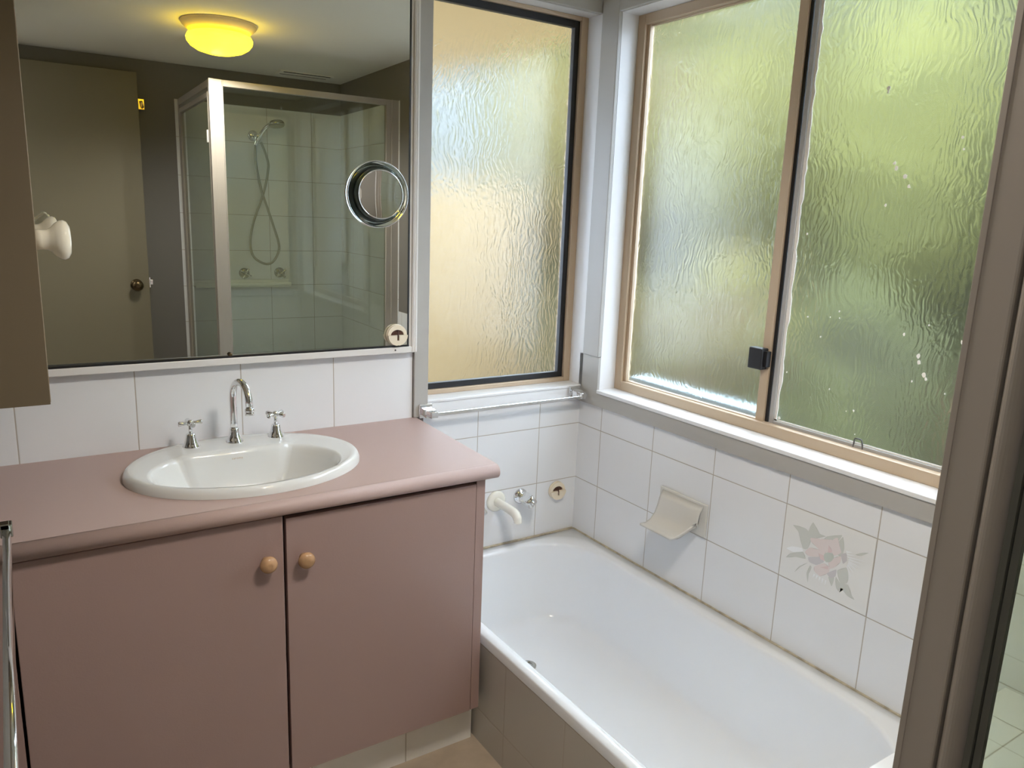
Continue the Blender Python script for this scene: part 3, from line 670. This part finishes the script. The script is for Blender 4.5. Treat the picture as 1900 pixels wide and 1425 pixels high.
b = MB(); b.box(PX - .004, PX + .008, DY1 - .05, DY1 - .03, 1.88, 1.94, bev=.002); b.build('door_catch', ALUWHITE, dr)

t = tag(empty('hand_shower', (-.549, YB, 2.0)), 'chrome hand shower with looped metal hose, seen in the mirror', 'shower')
rc = (-.560, YB, 2.003)
b = MB(); b.lathe([(.032, 0), (.032, .006), (.027, .014), (.012, .018)], rc, (0, 1, 0), 32); b.build('wall_rose', CHROME, t)
b = MB(); b.tube([(-.560, YB + .016, 2.003), (-.552, YB + .055, 1.996)], .009, 14); b.lathe([(.018, -.022), (.020, -.01), (.020, .012), (.016, .022)], (-.548, YB + .068, 1.990), (.35, .25, .9), 20); b.build('holder', CHROME, t)
b = MB(); b.tube(catmull([(-.560, YB + .060, 1.945), (-.545, YB + .072, 1.985), (-.515, YB + .095, 2.035), (-.490, YB + .118, 2.062), (-.462, YB + .135, 2.072)], 6), .0125, 16)
b.build('handle', CHROME, t)
b = MB(); b.lathe([(.018, .020), (.040, .014), (.047, .004), (.048, -.006), (.043, -.012), (.02, -.013)], (-.452, YB + .145, 2.070), (-.05, -.25, 1), 36); b.build('spray_head', CHROMED, t)
hp = [(-.560, 1.945), (-.562, 1.838), (-.533, 1.676), (-.498, 1.56), (-.468, 1.465), (-.434, 1.335), (-.466, 1.25), (-.518, 1.226), (-.588, 1.269), (-.607, 1.357), (-.582, 1.488), (-.520, 1.654), (-.487, 1.801), (-.492, 1.869), (-.528, 1.965)]
b = MB(); b.tube(catmull([(x, YB + .055 + .012 * math.sin(i * .5), z) for i, (x, z) in enumerate(hp)], 8), .0075, 10); b.build('hose', HOSEM, t)
wall_tap((-.640, YB, 1.165), (0, 1, 0), 'left chrome cross-handled tap under the shower hose', 'shower taps', 'x' and .5, 'cross', 'shower_tap', CHROMED, .033)
wall_tap((-.420, YB, 1.168), (0, 1, 0), 'right chrome cross-handled tap under the shower hose', 'shower taps', .9, 'cross', 'shower_tap', CHROMED, .033)
b = MB(); b.box(-.94, -.365, YB, YB + .075, 1.082, 1.092, bev=.003); b.box(-.94, -.365, YB + .066, YB + .076, 1.090, 1.112, bev=.003); b.box(-.94, -.365, YB, YB + .01, 1.09, 1.125, bev=.002)
o = b.build('shower_shelf', mat('white_shelf_plastic', (.92, .92, .88), .25)); tag(o, 'white shelf ledge under the shower taps', 'shelf')

# ------------------------------------------------------------------ ceiling light and vent
LX, LY = -.985, -1.585
l = tag(empty('ceiling_light', (LX, LY, CE)), 'lit yellow glass dome ceiling light, seen in the mirror', 'ceiling light')
b = MB(); b.lathe([(.160, 0), (.162, -.006), (.157, -.014), (.138, -.032), (.122, -.046), (.10, -.046)], (LX, LY, CE), n=64); b.build('rim', mat('light_rim', (.85, .70, .45), .4), l)
b = MB(); b.lathe([(.112, -.042), (.134, -.052), (.141, -.066), (.138, -.082), (.124, -.100), (.098, -.116), (.06, -.127), (.02, -.131)], (LX, LY, CE), n=64); b.build('glass_dome', GLOBE, l)
for i in range(8):     # the lamp's own light leaving the underside of the dome
    ld = bpy.data.lights.new('lamp_glow', 'SPOT'); ld.spot_size = math.radians(160); ld.spot_blend = .6; ld.shadow_soft_size = 0; ld.energy = 6.0; ld.color = (1, .96, .92)
    lo = bpy.data.objects.new('lamp_glow', ld); S.collection.objects.link(lo); lo.parent = l; a_ = 2 * PI * i / 8; lo.location = (.105 * math.cos(a_), .105 * math.sin(a_), -.128)
vt = tag(empty('ceiling_vent', (-.29, -2.62, CE)), 'narrow slotted ceiling vent above the shower', 'vent')
b = MB(); b.box(-.45, -.13, -2.70, -2.56, CE - .006, CE, bev=.002); b.build('vent_plate', CEIL, vt)
b = MB(); b.box(-.43, -.15, -2.575, -2.563, CE - .0085, CE - .006); b.box(-.43, -.15, -2.66, -2.652, CE - .0075, CE - .006); b.build('slot', BLACK, vt)

# ------------------------------------------------------------------ outside the windows
b = MB(); b.box(-8, 14, -9, 14, -.7, -.6); struct(b.build('ground', mat('garden_soil', (.16, .13, .09), .9, spec=0, noise=.4, nscale=1.5)))
b = MB(); b.box(-3, .60, .14, 4.4, 2.44, 2.52); tag(b.build('carport_ceiling', mat('cream_soffit', (.86, .66, .36), .7)), 'cream soffit overhang above the small window, blurred by the glass', 'soffit')
b = MB(); b.box(-1.5, 2.9, 4.6, 4.7, -.6, 1.9); tag(b.build('garden_fence', mat('cream_fence', (.26, .185, .095), .9, spec=.05)), 'cream fence blurred behind the small window', 'fence')
def leafy(bm_builder, c, r, sc, seed):
    b = bm_builder; n0 = set(b.bm.verts); b.ball(c, r, sub=4, sc=sc)
    random.seed(seed); ph = [random.uniform(0, 9) for _ in range(6)]; C_ = Vector(c)
    for vv in b.bm.verts:
        if vv in n0: continue
        dlt = vv.co - C_; q = dlt.normalized()
        f_ = .93 + .07 * math.sin(5 * q.x + ph[0]) * math.sin(6 * q.y + ph[1]) + .06 * math.sin(13 * q.z + ph[2]) * math.sin(11 * q.x + ph[3]) + random.uniform(-.07, .07)
        vv.co = C_ + dlt * f_
    for f in b.bm.faces: f.smooth = False
BARK = mat('bark', (.12, .09, .06), .9)
def shrub(name, c, r, sc, col, col2, seed, label, grp, trunk=False):
    base = c[2] - r * sc[2]
    if trunk:
        t = tag(empty(name, (c[0], c[1], -.6)), label, 'tree', grp)
        b = MB(); leafy(b, c, r, sc, seed); b.build('crown', mat('foliage_%s' % seed, col, .9, spec=0, col2=col2, nscale=3.5), t)
        b = MB(); b.lathe([(.07, -.6), (.055, 0), (.045, base + .2)], (c[0], c[1], 0), n=10); b.build('trunk', BARK, t)
    else:
        b = MB(); leafy(b, (c[0], c[1], -.6 + r * sc[2] * .9), r, sc, seed)
        o = b.build(name, mat('foliage_%s' % seed, col, .9, spec=0, col2=col2, nscale=3.5)); tag(o, label, 'shrub', grp)
LG = (.112, .108, .034); MG = (.074, .078, .034); DG = (.040, .040, .024); BR = (.085, .062, .042); PG = (.070, .064, .026); TN = (.088, .062, .030)
GT = 'trees in the garden outside the sliding window'; GS = 'shrubs in the garden outside the sliding window'
shrub('garden_tree', (3.5, 3.75, 2.1), .68, (1, 1, 1.7), PG, TN, 1, 'pale green tree blurred at the left edge of the left sliding pane', GT, True)
shrub('garden_tree', (3.4, 2.25, 2.15), .68, (1, 1, 1.7), LG, PG, 2, 'yellow-green tree blurred behind the top right of the left sliding pane', GT, True)
shrub('garden_tree', (3.4, .80, 2.1), .68, (1, 1, 1.7), LG, MG, 3, 'bright lime tree blurred behind the top left of the right pane', GT, True)
shrub('garden_tree', (3.5, -.70, 2.1), .68, (1, 1, 1.7), MG, LG, 4, 'mid green tree blurred behind the top right of the right pane', GT, True)
shrub('garden_shrub', (2.2, 2.25, 0), .50, (1, 1, 1.9), PG, TN, 5, 'pale sandy green shrub blurred at the lower left of the left sliding pane', GS)
shrub('garden_shrub', (2.1, 1.15, 0), .50, (1, 1, 2.2), LG, BR, 6, 'olive shrub blurred behind the lower right of the left sliding pane', GS)
shrub('garden_shrub', (1.9, .10, 0), .47, (1, 1, 2.25), DG, MG, 7, 'dark green shrub blurred behind the lower left of the right pane', GS)
shrub('garden_shrub', (2.1, -.95, 0), .50, (1, 1, 2.1), BR, TN, 8, 'brownish shrub blurred behind the lower right of the right pane', GS)
shrub('garden_tree', (1.75, 6.2, 2.3), .42, (1, 1, 1.6), PG, LG, 9, 'small pale green tree blurred in the middle of the small window', None, True)
shrub('garden_tree', (3.7, 5.5, 2.3), .72, (1, 1, 1.8), LG, TN, 10, 'far pale tree blurred at the top left corner of the left sliding pane', GT, True)
# tall clipped hedge at the back of the garden
b = MB(); ny_, nz_ = 60, 26; random.seed(9); grid = []
for i in range(ny_ + 1):
    row = []
    for j in range(nz_ + 1):
        y = -4.5 + 14 * i / ny_; z = -.6 + 5.6 * j / nz_
        row.append(b.bm.verts.new((4.9 + random.uniform(-.1, .1) + .15 * math.sin(y * 2.1) * math.sin(z * 2.6), y, z + random.uniform(-.05, .05))))
    row.append(b.bm.verts.new((6.2, y, 4.9))); row.append(b.bm.verts.new((6.3, y, -.6))); grid.append(row)
for i in range(ny_):
    for j in range(nz_ + 2): b.bm.faces.new((grid[i][j], grid[i + 1][j], grid[i + 1][j + 1], grid[i][j + 1]))
tag(b.build('garden_hedge', mat('hedge_leaves', MG, .9, spec=0, col2=DG, nscale=1.6)), 'tall green hedge blurred at the back of the garden', 'hedge')
b = MB(); b.box(-2.5, 4.3, 8.2, 8.4, -.6, 4.6); tag(b.build('sky_stand_in_wall', mat('stand_in_grey', (.17, .18, .18), .9, spec=.05)), 'grey wall added in place of pale sky, blurred in the middle of the small window', 'wall')  # grey wall added where pale sky would show, to hold that band dimmer
